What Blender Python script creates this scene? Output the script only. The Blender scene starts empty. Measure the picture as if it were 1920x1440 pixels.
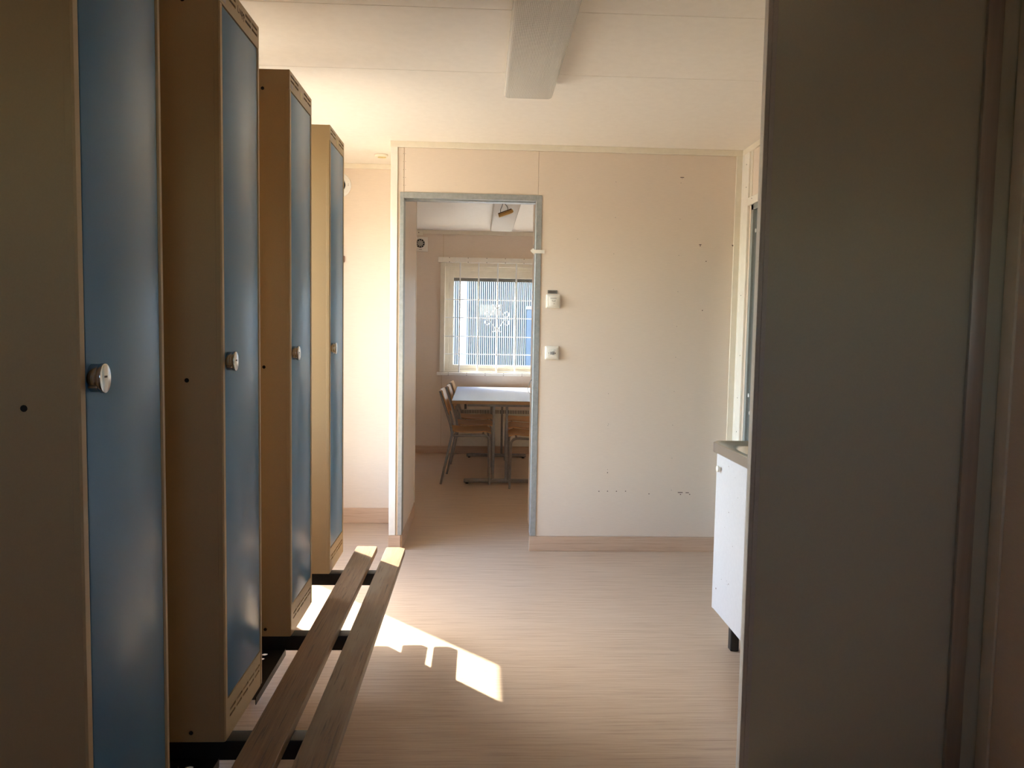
import bpy, bmesh, math, random
from mathutils import Vector, Matrix

random.seed(7)
S = bpy.context.scene
COL = S.collection

# ------------------------------------------------------------------ camera
CAM_H = 1.3235
YAW, PITCH, ROLL, FPX = 0.0426, -0.0697, 0.0175, 1441.4
cy, sy = math.cos(YAW), math.sin(YAW)
cp, sp = math.cos(PITCH), math.sin(PITCH)
cr, sr = math.cos(ROLL), math.sin(ROLL)
r0 = Vector((cy, -sy, 0)); f0 = Vector((sy, cy, 0)); zz = Vector((0, 0, 1))
fwd = f0 * cp + zz * sp
up0 = -f0 * sp + zz * cp
right = r0 * cr + up0 * sr
up = -r0 * sr + up0 * cr
cam_data = bpy.data.cameras.new('camera')
cam_data.sensor_width = 36.0
cam_data.lens = FPX / 1920.0 * 36.0
cam_data.clip_start = 0.02
cam_data.clip_end = 300
cam = bpy.data.objects.new('camera', cam_data)
COL.objects.link(cam)
cam.matrix_world = Matrix(((right.x, up.x, -fwd.x, 0), (right.y, up.y, -fwd.y, 0),
                           (right.z, up.z, -fwd.z, CAM_H), (0, 0, 0, 1)))
S.camera = cam

# ------------------------------------------------------------------ sky, sun, exposure
SUN_DIR = Vector((0.232, -0.245, -0.333)).normalized()      # the way the light travels
w = bpy.data.worlds.new('sky'); S.world = w; w.use_nodes = True
wn = w.node_tree.nodes; wl = w.node_tree.links
sky = wn.new('ShaderNodeTexSky'); sky.sky_type = 'NISHITA'; sky.sun_disc = False
sky.sun_elevation = math.asin(-SUN_DIR.z)
sky.sun_rotation = math.atan2(-SUN_DIR.x, -SUN_DIR.y)
sky.air_density = 1.0; sky.dust_density = 1.5; sky.ozone_density = 1.0
wl.new(sky.outputs[0], wn['Background'].inputs[0])
wn['Background'].inputs[1].default_value = 1.3
sun_data = bpy.data.lights.new('sun', 'SUN'); sun_data.energy = 10.0; sun_data.angle = math.radians(0.53)
sun_data.color = (1.0, 0.91, 0.80)
sun = bpy.data.objects.new('sun', sun_data); COL.objects.link(sun)
sun.rotation_euler = SUN_DIR.to_track_quat('-Z', 'Y').to_euler()
sun.location = (-6, 10, 9)
vs = S.view_settings
vs.view_transform = 'Standard'; vs.look = 'None'; vs.gamma = 1.0; vs.use_curve_mapping = False
vs.exposure = 1.5
S.cycles.max_bounces = 14; S.cycles.diffuse_bounces = 10; S.cycles.glossy_bounces = 5
S.cycles.transparent_max_bounces = 12
S.cycles.use_denoising = True
S.cycles.sample_clamp_indirect = 6.0
S.cycles.caustics_reflective = False; S.cycles.caustics_refractive = False

# ------------------------------------------------------------------ materials
def pmat(name, col, rough=0.5, metal=0.0, coat=0.0, spec=None):
    m = bpy.data.materials.new(name); m.use_nodes = True
    b = m.node_tree.nodes['Principled BSDF']
    b.inputs['Base Color'].default_value = (*col, 1)
    b.inputs['Roughness'].default_value = rough
    b.inputs['Metallic'].default_value = metal
    b.inputs['Coat Weight'].default_value = coat
    if spec is not None: b.inputs['Specular IOR Level'].default_value = spec
    return m, m.node_tree.nodes, m.node_tree.links, b

def noisy(name, c1, c2, scale, stretch=(1, 1, 1), rough=0.5, metal=0.0, bump=0.0, lo=0.35, hi=0.65, detail=5, coat=0.0, bdist=0.002, rvar=0.0, nrough=0.6):
    m, n, l, b = pmat(name, c1, rough, metal, coat)
    tc = n.new('ShaderNodeTexCoord'); mp = n.new('ShaderNodeMapping'); mp.inputs['Scale'].default_value = stretch
    nz = n.new('ShaderNodeTexNoise'); nz.inputs['Scale'].default_value = scale; nz.inputs['Detail'].default_value = detail; nz.inputs['Roughness'].default_value = nrough
    rp = n.new('ShaderNodeValToRGB'); rp.color_ramp.elements[0].position = lo; rp.color_ramp.elements[1].position = hi
    rp.color_ramp.elements[0].color = (*c1, 1); rp.color_ramp.elements[1].color = (*c2, 1)
    l.new(tc.outputs['Object'], mp.inputs[0]); l.new(mp.outputs[0], nz.inputs['Vector'])
    l.new(nz.outputs['Fac'], rp.inputs[0]); l.new(rp.outputs[0], b.inputs['Base Color'])
    if bump:
        bp = n.new('ShaderNodeBump'); bp.inputs['Strength'].default_value = bump; bp.inputs['Distance'].default_value = bdist
        l.new(nz.outputs['Fac'], bp.inputs['Height']); l.new(bp.outputs[0], b.inputs['Normal'])
    if rvar:
        mr = n.new('ShaderNodeMapRange'); mr.inputs[3].default_value = rough - rvar; mr.inputs[4].default_value = rough + rvar
        l.new(nz.outputs['Fac'], mr.inputs[0]); l.new(mr.outputs[0], b.inputs['Roughness'])
    return m

M = {}
M['wall'] = noisy('wall_board', (0.74, 0.635, 0.535), (0.78, 0.67, 0.565), 60, (0.4, 0.4, 6), 0.42, bump=0.05, bdist=0.0005)
M['ceil'] = noisy('ceiling_board', (0.84, 0.785, 0.71), (0.87, 0.815, 0.74), 25, (1, 1, 1), 0.5)
M['trim'] = noisy('cream_trim', (0.78, 0.72, 0.60), (0.82, 0.76, 0.64), 20, rough=0.35)
M['white_trim'] = noisy('white_trim', (0.82, 0.78, 0.70), (0.86, 0.82, 0.74), 20, rough=0.35)

def floor_mat(name, c_dark, c_mid, c_light, rough=0.36):
    m, n, l, b = pmat(name, c_mid, rough)
    tc = n.new('ShaderNodeTexCoord')
    mp = n.new('ShaderNodeMapping'); mp.inputs['Scale'].default_value = (2.2, 75, 75)
    mp2 = n.new('ShaderNodeMapping'); mp2.inputs['Scale'].default_value = (7.0, 260, 260)
    n1 = n.new('ShaderNodeTexNoise'); n1.inputs['Scale'].default_value = 1.0; n1.inputs['Detail'].default_value = 4; n1.inputs['Roughness'].default_value = 0.65
    n2 = n.new('ShaderNodeTexNoise'); n2.inputs['Scale'].default_value = 1.0; n2.inputs['Detail'].default_value = 3
    mix = n.new('ShaderNodeMix'); mix.data_type = 'FLOAT'; mix.inputs[0].default_value = 0.45
    rp = n.new('ShaderNodeValToRGB'); e = rp.color_ramp.elements
    e[0].position = 0.33; e[0].color = (*c_dark, 1); e[1].position = 0.66; e[1].color = (*c_light, 1)
    k = e.new(0.48); k.color = (*c_mid, 1)
    l.new(tc.outputs['Object'], mp.inputs[0]); l.new(tc.outputs['Object'], mp2.inputs[0])
    l.new(mp.outputs[0], n1.inputs['Vector']); l.new(mp2.outputs[0], n2.inputs['Vector'])
    l.new(n1.outputs['Fac'], mix.inputs[2]); l.new(n2.outputs['Fac'], mix.inputs[3])
    l.new(mix.outputs[0], rp.inputs[0]); l.new(rp.outputs[0], b.inputs['Base Color'])
    bp = n.new('ShaderNodeBump'); bp.inputs['Strength'].default_value = 0.12; bp.inputs['Distance'].default_value = 0.0006
    l.new(mix.outputs[0], bp.inputs['Height']); l.new(bp.outputs[0], b.inputs['Normal'])
    return m
M['floor'] = floor_mat('vinyl_wood_floor', (0.34, 0.235, 0.158), (0.475, 0.345, 0.243), (0.56, 0.425, 0.31), 0.34)
M['skirt'] = floor_mat('vinyl_skirting', (0.46, 0.31, 0.21), (0.57, 0.40, 0.285), (0.64, 0.47, 0.345), 0.45)

M['tan'] = noisy('beige_locker_paint', (0.53, 0.39, 0.215), (0.55, 0.405, 0.225), 300, rough=0.42, bump=0.03, bdist=0.0003)
M['blue'] = noisy('blue_door_paint', (0.08, 0.235, 0.41), (0.086, 0.245, 0.425), 400, rough=0.30, bump=0.03, bdist=0.0002)
M['black'] = noisy('black_steel_paint', (0.010, 0.010, 0.011), (0.018, 0.017, 0.016), 40, rough=0.4)
M['dark'] = noisy('dark_hole', (0.006, 0.006, 0.006), (0.01, 0.01, 0.01), 30, rough=0.8)
M['chrome'] = noisy('chrome', (0.55, 0.53, 0.50), (0.62, 0.60, 0.57), 50, rough=0.18, metal=1.0)
M['galv'] = noisy('galvanised_steel', (0.36, 0.385, 0.39), (0.48, 0.505, 0.51), 45, rough=0.42, metal=0.55, lo=0.3, hi=0.7, detail=8)
M['alu'] = noisy('satin_aluminium', (0.50, 0.47, 0.44), (0.56, 0.53, 0.50), 60, (1, 1, 0.05), rough=0.34, metal=0.75)
M['panel'] = noisy('grey_laminate', (0.54, 0.535, 0.44), (0.56, 0.555, 0.455), 200, rough=0.36)
M['panel_edge'] = noisy('grey_edge_profile', (0.52, 0.50, 0.475), (0.56, 0.54, 0.51), 120, rough=0.35)
M['teal'] = noisy('blue_grey_door_paint', (0.13, 0.15, 0.15), (0.145, 0.165, 0.165), 60, rough=0.35)
M['teal_frame'] = noisy('grey_frame_paint', (0.29, 0.31, 0.30), (0.32, 0.34, 0.33), 60, rough=0.4)
M['white'] = noisy('white_laminate', (0.54, 0.53, 0.54), (0.57, 0.56, 0.57), 60, rough=0.3)
M['white_paint'] = noisy('white_gloss_paint', (0.78, 0.78, 0.77), (0.82, 0.82, 0.81), 60, rough=0.35)
M['plastic'] = noisy('white_plastic', (0.80, 0.76, 0.68), (0.83, 0.79, 0.71), 40, rough=0.35)
M['steel'] = noisy('brushed_stainless', (0.50, 0.47, 0.43), (0.58, 0.55, 0.51), 60, (0.4, 25, 25), rough=0.28, metal=1.0)
M['ply'] = noisy('varnished_plywood', (0.42, 0.225, 0.085), (0.58, 0.345, 0.15), 14, (1, 9, 1), rough=0.3, lo=0.3, hi=0.7)
M['ply_edge'] = noisy('table_edge_wood', (0.36, 0.22, 0.11), (0.50, 0.33, 0.18), 30, (0.5, 0.5, 12), rough=0.5)
M['tube'] = noisy('grey_steel_tube', (0.22, 0.215, 0.205), (0.28, 0.27, 0.26), 40, rough=0.35, metal=0.6)
M['tabletop'] = noisy('pale_blue_laminate', (0.44, 0.49, 0.58), (0.47, 0.52, 0.61), 40, rough=0.25)
M['rad'] = noisy('radiator_enamel', (0.62, 0.58, 0.50), (0.66, 0.62, 0.54), 40, rough=0.4)
M['yellow'] = noisy('yellowed_wood', (0.55, 0.36, 0.12), (0.68, 0.47, 0.18), 40, (1, 8, 8), rough=0.5)
M['red'] = noisy('dark_red_enamel', (0.13, 0.022, 0.018), (0.16, 0.03, 0.022), 40, rough=0.4)
M['facade'] = noisy('pale_blue_sheet_metal', (0.215, 0.22, 0.23), (0.23, 0.235, 0.245), 2, rough=0.5)
M['facade_white'] = noisy('white_sheet_metal', (0.26, 0.26, 0.265), (0.275, 0.275, 0.28), 2, rough=0.5)
M['facade_dark'] = noisy('grey_shutter', (0.05, 0.065, 0.09), (0.06, 0.075, 0.10), 3, rough=0.5)
M['gravel'] = noisy('gravel_ground', (0.32, 0.27, 0.205), (0.42, 0.36, 0.28), 6, rough=0.9)
M['sticker'] = noisy('faded_sticker', (0.42, 0.35, 0.35), (0.60, 0.52, 0.48), 900, (1, 1, 3), rough=0.5, lo=0.45, hi=0.55)
M['ysticker'] = noisy('yellow_sticker', (0.62, 0.52, 0.25), (0.66, 0.56, 0.29), 90, rough=0.5)
M['ink'] = noisy('brown_marker_ink', (0.06, 0.025, 0.015), (0.08, 0.035, 0.02), 90, rough=0.6)
M['tag'] = noisy('grey_engraved_tag', (0.16, 0.155, 0.14), (0.20, 0.19, 0.175), 90, rough=0.4)
M['facegrey'] = noisy('fan_grille_grey', (0.33, 0.33, 0.29), (0.36, 0.36, 0.32), 90, rough=0.4)

def wood_mat(name, k0, grey):
    m, n, l, b = pmat(name, (0.3, 0.2, 0.12), 0.5)
    tc = n.new('ShaderNodeTexCoord')
    def nz(sc, det, ro, dist=0.0):
        mp = n.new('ShaderNodeMapping'); mp.inputs['Scale'].default_value = sc
        t = n.new('ShaderNodeTexNoise'); t.inputs['Scale'].default_value = 1; t.inputs['Detail'].default_value = det; t.inputs['Roughness'].default_value = ro
        t.inputs['Distortion'].default_value = dist
        l.new(tc.outputs['Object'], mp.inputs[0]); l.new(mp.outputs[0], t.inputs['Vector']); return t
    grain = nz((95, 3.2, 95), 5, 0.6, 0.6)
    fine = nz((320, 9, 320), 3, 0.7)
    crack = nz((150, 6.5, 150), 3, 0.55, 0.3)
    patch = nz((9, 3, 9), 3, 0.6)
    rp = n.new('ShaderNodeValToRGB'); e = rp.color_ramp.elements
    e[0].position = 0.30; e[0].color = (0.20 * k0, 0.105 * k0, 0.05 * k0, 1); e[1].position = 0.68; e[1].color = (0.42 * k0, 0.26 * k0, 0.14 * k0, 1)
    k = e.new(0.5); k.color = (0.31 * k0, 0.18 * k0, 0.09 * k0, 1)
    mx = n.new('ShaderNodeMix'); mx.data_type = 'FLOAT'; mx.inputs[0].default_value = 0.35
    l.new(grain.outputs['Fac'], mx.inputs[2]); l.new(fine.outputs['Fac'], mx.inputs[3]); l.new(mx.outputs[0], rp.inputs[0])
    # greyish worn patches
    pr = n.new('ShaderNodeValToRGB'); pr.color_ramp.elements[0].position = 0.42; pr.color_ramp.elements[1].position = 0.62
    l.new(patch.outputs['Fac'], pr.inputs[0])
    m1 = n.new('ShaderNodeMix'); m1.data_type = 'RGBA'; m1.inputs[7].default_value = (0.26, 0.20, 0.135, 1)
    sc = n.new('ShaderNodeMath'); sc.operation = 'MULTIPLY'; sc.inputs[1].default_value = grey
    l.new(pr.outputs[0], sc.inputs[0]); l.new(sc.outputs[0], m1.inputs[0]); l.new(rp.outputs[0], m1.inputs[6])
    # dark cracks
    ck = n.new('ShaderNodeValToRGB'); ck.color_ramp.elements[0].position = 0.33; ck.color_ramp.elements[0].color = (1, 1, 1, 1)
    ck.color_ramp.elements[1].position = 0.40; ck.color_ramp.elements[1].color = (0, 0, 0, 1)
    l.new(crack.outputs['Fac'], ck.inputs[0])
    m2 = n.new('ShaderNodeMix'); m2.data_type = 'RGBA'; m2.inputs[7].default_value = (0.09, 0.055, 0.035, 1)
    s2 = n.new('ShaderNodeMath'); s2.operation = 'MULTIPLY'; s2.inputs[1].default_value = 0.75
    l.new(ck.outputs[0], s2.inputs[0]); l.new(s2.outputs[0], m2.inputs[0]); l.new(m1.outputs[2], m2.inputs[6])
    l.new(m2.outputs[2], b.inputs['Base Color'])
    bp = n.new('ShaderNodeBump'); bp.inputs['Strength'].default_value = 0.4; bp.inputs['Distance'].default_value = 0.001; bp.invert = True
    l.new(ck.outputs[0], bp.inputs['Height']); l.new(bp.outputs[0], b.inputs['Normal'])
    return m
M['bench'] = wood_mat('brown_bench_wood', 0.74, 0.22)
M['bench_worn'] = wood_mat('worn_grey_bench_wood', 0.72, 0.7)

def glass_mat():
    m = bpy.data.materials.new('clear_window_glass'); m.use_nodes = True
    n = m.node_tree.nodes; l = m.node_tree.links
    n.remove(n['Principled BSDF'])
    tr = n.new('ShaderNodeBsdfTransparent'); tr.inputs[0].default_value = (0.93, 0.96, 0.95, 1)
    gl = n.new('ShaderNodeBsdfGlossy'); gl.inputs['Roughness'].default_value = 0.02
    lw = n.new('ShaderNodeLayerWeight'); lw.inputs[0].default_value = 0.5
    pw = n.new('ShaderNodeMath'); pw.operation = 'POWER'; pw.inputs[1].default_value = 4.0
    fr = n.new('ShaderNodeMath'); fr.operation = 'MULTIPLY_ADD'; fr.inputs[1].default_value = 0.8; fr.inputs[2].default_value = 0.03
    l.new(lw.outputs['Facing'], pw.inputs[0]); l.new(pw.outputs[0], fr.inputs[0])
    mx = n.new('ShaderNodeMixShader')
    l.new(fr.outputs[0], mx.inputs[0]); l.new(tr.outputs[0], mx.inputs[1]); l.new(gl.outputs[0], mx.inputs[2])
    l.new(mx.outputs[0], n['Material Output'].inputs[0])
    return m
M['glass'] = glass_mat()

def diffuser_mat():
    m, n, l, b = pmat('prismatic_diffuser', (0.80, 0.77, 0.70), 0.2)
    b.inputs['Transmission Weight'].default_value = 0.1
    tc = n.new('ShaderNodeTexCoord')
    wv = n.new('ShaderNodeTexWave'); wv.wave_type = 'BANDS'; wv.bands_direction = 'X'; wv.inputs['Scale'].default_value = 55
    w2 = n.new('ShaderNodeTexWave'); w2.wave_type = 'BANDS'; w2.bands_direction = 'Y'; w2.inputs['Scale'].default_value = 55
    ad = n.new('ShaderNodeMath'); ad.operation = 'ADD'
    l.new(tc.outputs['Object'], wv.inputs['Vector']); l.new(tc.outputs['Object'], w2.inputs['Vector'])
    l.new(wv.outputs['Fac'], ad.inputs[0]); l.new(w2.outputs['Fac'], ad.inputs[1])
    bp = n.new('ShaderNodeBump'); bp.inputs['Strength'].default_value = 0.5; bp.inputs['Distance'].default_value = 0.002
    l.new(ad.outputs[0], bp.inputs['Height']); l.new(bp.outputs[0], b.inputs['Normal'])
    return m
M['diffuser'] = diffuser_mat()

# ------------------------------------------------------------------ helpers
ROOTLOC = {}
def link(o, parent=None):
    COL.objects.link(o)
    if parent is not None:
        o.parent = parent
    return o

def thing(name, label, cat, loc=(0, 0, 0), group=None, rotz=0.0):
    o = bpy.data.objects.new(name, None); COL.objects.link(o)
    o.location = loc; o.rotation_euler = (0, 0, rotz)
    o.empty_display_size = 0.1
    o['label'] = label; o['category'] = cat
    if group: o['group'] = group
    return o

def tag(o, label, cat, group=None):
    o['label'] = label; o['category'] = cat
    if group: o['group'] = group
    return o

def struct(o, label=None):
    o['kind'] = 'structure'
    if label: o['label'] = label
    return o

def obj(name, bm, mat, parent=None, smooth=False, recalc=True):
    if recalc: bmesh.ops.recalc_face_normals(bm, faces=bm.faces[:])
    me = bpy.data.meshes.new(name); bm.to_mesh(me); bm.free()
    me.materials.append(M[mat] if isinstance(mat, str) else mat)
    if smooth:
        for p in me.polygons: p.use_smooth = True
        try: me.set_sharp_from_angle(angle=math.radians(35))
        except Exception: pass
    return link(bpy.data.objects.new(name, me), parent)

def abox(bm, b, bev=0.0, seg=1):
    x0, x1, y0, y1, z0, z1 = b
    t = bmesh.new()
    bmesh.ops.create_cube(t, size=1.0)
    for v in t.verts:
        v.co = Vector((x0 + (v.co.x + .5) * (x1 - x0), y0 + (v.co.y + .5) * (y1 - y0), z0 + (v.co.z + .5) * (z1 - z0)))
    if bev:
        bmesh.ops.bevel(t, geom=t.edges[:], offset=bev, segments=seg, profile=0.5, affect='EDGES', clamp_overlap=True)
    me = bpy.data.meshes.new('tmp'); t.to_mesh(me); t.free(); bm.from_mesh(me); bpy.data.meshes.remove(me)

def box(name, b, mat, parent=None, bev=0.0, seg=1, off=None):
    bm = bmesh.new()
    abox(bm, b, bev, seg)
    if off is not None: bmesh.ops.translate(bm, vec=off, verts=bm.verts[:])
    return obj(name, bm, mat, parent, smooth=seg > 1)

def boxes(name, bl, mat, parent=None, bev=0.0):
    bm = bmesh.new()
    for b in bl: abox(bm, b, bev)
    return obj(name, bm, mat, parent)

def atube(bm, pts, r, n=10, fillet=0.0, fseg=5, closed=False, ry=None):
    P = [Vector(p) for p in pts]
    if fillet and len(P) > 2:
        Q = [P[0]]
        for i in range(1, len(P) - 1):
            a, b, c = P[i - 1], P[i], P[i + 1]
            d = min(fillet, (a - b).length * .49, (c - b).length * .49)
            s = b + (a - b).normalized() * d; e = b + (c - b).normalized() * d
            for k in range(fseg + 1):
                t = k / fseg; Q.append(s.lerp(b, t).lerp(b.lerp(e, t), t))
        Q.append(P[-1]); P = Q
    rings = []; m = len(P)
    u = None
    for i, p in enumerate(P):
        if closed: d = (P[(i + 1) % m] - P[i - 1]).normalized()
        else: d = (P[min(i + 1, m - 1)] - P[max(i - 1, 0)]).normalized()
        if u is None:
            u = d.orthogonal().normalized()
        u = (u - d * u.dot(d)).normalized(); v = d.cross(u)
        rings.append([bm.verts.new(p + (u * math.cos(2 * math.pi * k / n) + v * math.sin(2 * math.pi * k / n)) * r) for k in range(n)])
    for i in range(m if closed else m - 1):
        A, B = rings[i], rings[(i + 1) % m]
        for k in range(n): bm.faces.new((A[k], A[(k + 1) % n], B[(k + 1) % n], B[k]))
    if not closed:
        bm.faces.new(rings[0][::-1]); bm.faces.new(rings[-1])

def tube(name, pts, r, mat, parent=None, n=10, fillet=0.0, fseg=5, closed=False):
    bm = bmesh.new(); atube(bm, pts, r, n, fillet, fseg, closed)
    return obj(name, bm, mat, parent, smooth=True)

def acyl(bm, c, axis, r, h, n=24, bev=0.0, sy=1.0, r2=None):
    """cylinder starting at c along axis ('x','y','z') for h, elliptical factor sy on the second cross axis"""
    t = bmesh.new()
    bmesh.ops.create_cone(t, cap_ends=True, segments=n, radius1=r, radius2=r if r2 is None else r2, depth=abs(h))
    for v in t.verts: v.co.y *= sy
    if bev:
        es = [e for e in t.edges if abs(e.verts[0].co.z - e.verts[1].co.z) < 1e-6]
        bmesh.ops.bevel(t, geom=es, offset=bev, segments=2, profile=0.5, affect='EDGES')
    for v in t.verts:
        x, y, z = v.co; z += abs(h) / 2
        if h < 0: z = -z
        if axis == 'z': q = (x, y, z)
        elif axis == 'x': q = (z, x, y)
        else: q = (x, z, y)
        v.co = Vector(q) + Vector(c)
    me = bpy.data.meshes.new('tmp'); t.to_mesh(me); t.free(); bm.from_mesh(me); bpy.data.meshes.remove(me)

def cyl(name, c, axis, r, h, mat, parent=None, n=24, bev=0.0, sy=1.0, r2=None):
    bm = bmesh.new(); acyl(bm, c, axis, r, h, n, bev, sy, r2)
    return obj(name, bm, mat, parent, smooth=True)

def holed_plate(a0, a1, b0, b1, holes, t0, t1, place):
    """plate in (a,b) with rectangular holes, from depth t0 to t1; place(a,b,t) -> Vector"""
    A = sorted({a0, a1, *[h[0] for h in holes], *[h[1] for h in holes]})
    B = sorted({b0, b1, *[h[2] for h in holes], *[h[3] for h in holes]})
    solid = {}
    for i in range(len(A) - 1):
        for j in range(len(B) - 1):
            ca, cb = (A[i] + A[i + 1]) / 2, (B[j] + B[j + 1]) / 2
            solid[i, j] = not any(h[0] < ca < h[1] and h[2] < cb < h[3] for h in holes)
    bm = bmesh.new(); V = {}
    def v(i, j, s):
        if (i, j, s) not in V: V[i, j, s] = bm.verts.new(place(A[i], B[j], t1 if s else t0))
        return V[i, j, s]
    for (i, j), ok in solid.items():
        if not ok: continue
        bm.faces.new((v(i, j, 1), v(i + 1, j, 1), v(i + 1, j + 1, 1), v(i, j + 1, 1)))
        bm.faces.new((v(i, j, 0), v(i, j + 1, 0), v(i + 1, j + 1, 0), v(i + 1, j, 0)))
        for (di, dj, p, q) in ((-1, 0, (i, j), (i, j + 1)), (1, 0, (i + 1, j), (i + 1, j + 1)), (0, -1, (i, j), (i + 1, j)), (0, 1, (i, j + 1), (i + 1, j + 1))):
            if not solid.get((i + di, j + dj), False):
                bm.faces.new((v(*p, 0), v(*q, 0), v(*q, 1), v(*p, 1)))
    return bm

def copy_tree(o, parent=None):
    c = o.copy(); COL.objects.link(c); c.parent = parent
    for ch in list(o.children): copy_tree(ch, c)
    return c

# ------------------------------------------------------------------ dimensions
XL, XR = -1.25, 1.535            # side walls
YF, YB, YN, YP, Y2 = -1.5, 4.541, 5.184, 5.30, 8.183
ZC, ZC2 = 2.399, 2.358
XP = -0.527                      # free end of the wall that holds the doorway

# ------------------------------------------------------------------ the setting
o = struct(box('floor', (XL - .1, XR + .1, YF - .1, Y2 + .1, -.12, -.002), 'ink'), 'beige streaked vinyl wood floor')
for a, b in ((YF - .05, .51), (.51, 2.51), (2.51, 4.541), (4.541, Y2 + .05)):
    box('vinyl_sheet', (XL - .05, XR + .05, a + .0004, b - .0004, -.0019, 0), 'floor', o)

# ceiling: roof slab with separate boards below it
cl = struct(box('ceiling', (XL - .14, XR + .14, YF - .12, YP, ZC + .012, ZC + .1), 'dark'), 'cream ceiling of wide boards with thin joints')
ys = [YF, -.52, .118, .756, 1.394, 2.032, 2.668, 3.306, YP - .002]
for a, b in zip(ys[:-1], ys[1:]):
    box('ceiling_board', (XL, XR, a + .0012, b - .0012, ZC, ZC + .0125), 'ceil', cl, 0.0006)
c2 = struct(box('ceiling_far_room', (XL - .14, XR + .14, YP, Y2 + .14, ZC2, ZC + .1), 'ceil'), 'pale ceiling of the far room')

# left wall with a tall window in the part hidden behind the lockers
WY0, WY1, WZ0, WZ1 = 3.26, 4.497, 0.42, 2.095
wl_ = struct(boxes('wall_left', [
    (XL - .12, XL, YF - .12, 2.60, 0, ZC + .02),
    (XL - .12, XL, 3.12, WY0, 0, ZC + .02), (XL - .12, XL, 2.60, 3.12, 0, .95), (XL - .12, XL, 2.60, 3.12, 2.095, ZC + .02), (XL - .12, XL, WY1, Y2 + .12, 0, ZC + .02),
    (XL - .12, XL, WY0, WY1, 0, WZ0), (XL - .12, XL, WY0, WY1, WZ1, ZC + .02)], 'wall'), 'cream board wall behind the lockers')
wi = struct(bpy.data.objects.new('window_1', None), 'tall window in the left wall letting the sun in'); COL.objects.link(wi)
boxes('window_frame', [(XL - .10, XL - .035, WY0, WY0 + .045, WZ0, WZ1), (XL - .10, XL - .035, WY1 - .004, WY1, WZ0, WZ1),
                       (XL - .10, XL - .035, WY0, WY1, WZ0, WZ0 + .05), (XL - .10, XL - .035, WY0, WY1, WZ1 - .004, WZ1)], 'white_trim', wi)
box('window_pane', (XL - .07, XL - .066, WY0, WY1, WZ0, WZ1), 'glass', wi)
box('window_sill', (XL - .035, XL + .03, WY0 - .02, WY1 + .02, WZ0 - .02, WZ0), 'white_trim', wi, .003)

for nm, ya, yb_, lb in (('fill_window_4', 2.60, 3.12, 'unseen window added in the left wall to light the gap before the last locker'),):  # unseen opening added to brighten the locker sides
    wi4 = struct(bpy.data.objects.new(nm, None), lb); COL.objects.link(wi4)
    boxes('window_frame', [(XL - .10, XL - .035, ya, ya + .03, .95, 2.095), (XL - .10, XL - .035, yb_ - .03, yb_, .95, 2.095), (XL - .10, XL - .035, ya + .03, yb_ - .03, .95, .99), (XL - .10, XL - .035, ya + .03, yb_ - .03, 2.055, 2.095)], 'white_trim', wi4)
    box('window_pane', (XL - .07, XL - .066, ya + .03, yb_ - .03, .99, 2.055), 'glass', wi4)

# right wall with an outside door next to the far corner
DY0, DY1, DZ1 = 3.46, 4.385, 2.062
struct(boxes('wall_right', [
    (XR, XR + .12, YF - .12, DY0, 0, ZC + .02), (XR, XR + .12, DY1, Y2 + .12, 0, ZC + .02),
    (XR, XR + .12, DY0, DY1, DZ1, ZC + .02)], 'wall'), 'cream board wall on the right')
dr = struct(bpy.data.objects.new('door_1', None), 'blue grey steel door beside the far right corner'); COL.objects.link(dr)
lf = box('door_leaf', (XR + .016, XR + .060, DY0 + .03, DY1 - .028, .02, DZ1 - .03), 'teal', dr, .002)
boxes('door_frame', [(XR + .002, XR + .118, DY1 - .030, DY1, 0, DZ1), (XR + .002, XR + .118, DY0, DY0 + .03, 0, DZ1),
                     (XR + .002, XR + .118, DY0, DY1, DZ1 - .032, DZ1)], 'teal_frame', dr)
for (yy, zz_) in ((4.335, 1.911), (4.295, 1.812), (4.352, .974), (4.318, .875)):
    cyl('screw_cap', (XR + .0165, yy, zz_), 'x', .0115, -.005, 'white_paint', lf, 16, .001)
box('door_handle', (XR - .03, XR + .0165, DY0 + .08, DY0 + .10, 1.0, 1.02), 'chrome', lf, .003)
# cover boards round that door and in the corner
t1 = struct(box('trim_1', (XR - .014, XR, 4.408, 4.494, 0, ZC - .034), 'white_trim', None, .002), 'cream cover board beside the steel door')
for zz_ in (2.30, 2.17, 1.55, 1.2, .95, .75):
    cyl('nail_head', (XR - .0138, 4.455 + random.uniform(-.02, .02), zz_), 'x', .003, -.0012, 'dark', t1, 8)
t2 = struct(box('trim_2', (XR - .015, XR, DY0 - .06, 4.4065, 2.058, 2.103), 'white_trim', None, .002), 'cream cover board above the steel door')
cyl('nail_head', (XR - .0148, 4.34, 2.09), 'x', .003, -.0012, 'dark', t2, 8)
struct(box('trim_3', (XR - .004, XR, 4.375, 4.407, 2.103, ZC - .034), 'trim', None), 'narrow strip above the steel door')
struct(box('trim_4', (XR - .045, XR, YB - .0105, YB - .0005, .09, ZC - .034), 'trim', None, .001), 'cream strip in the far right corner')
struct(box('trim_5', (XR - .012, XR, 4.500, YB - .011, .09, ZC - .034), 'white_trim', None, .003), 'cream corner profile')
# ceiling cove strips
struct(box('trim_6', (XP - .004, XR, YB - .012, YB, ZC - .034, ZC), 'trim', None, .002), 'cream strip between far wall and ceiling')
struct(box('trim_7', (XR - .012, XR, 2.24, YB - .012, ZC - .034, ZC), 'trim', None, .002), 'cream strip between right wall and ceiling')
struct(box('trim_8', (XL, XP, YN - .012, YN, ZC - .032, ZC), 'trim', None, .002), 'cream strip above the recess')
struct(box('trim_9', (XL, XR, Y2 - .014, Y2, ZC2 - .042, ZC2), 'trim', None, .002), 'cream strip above the far window')

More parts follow.
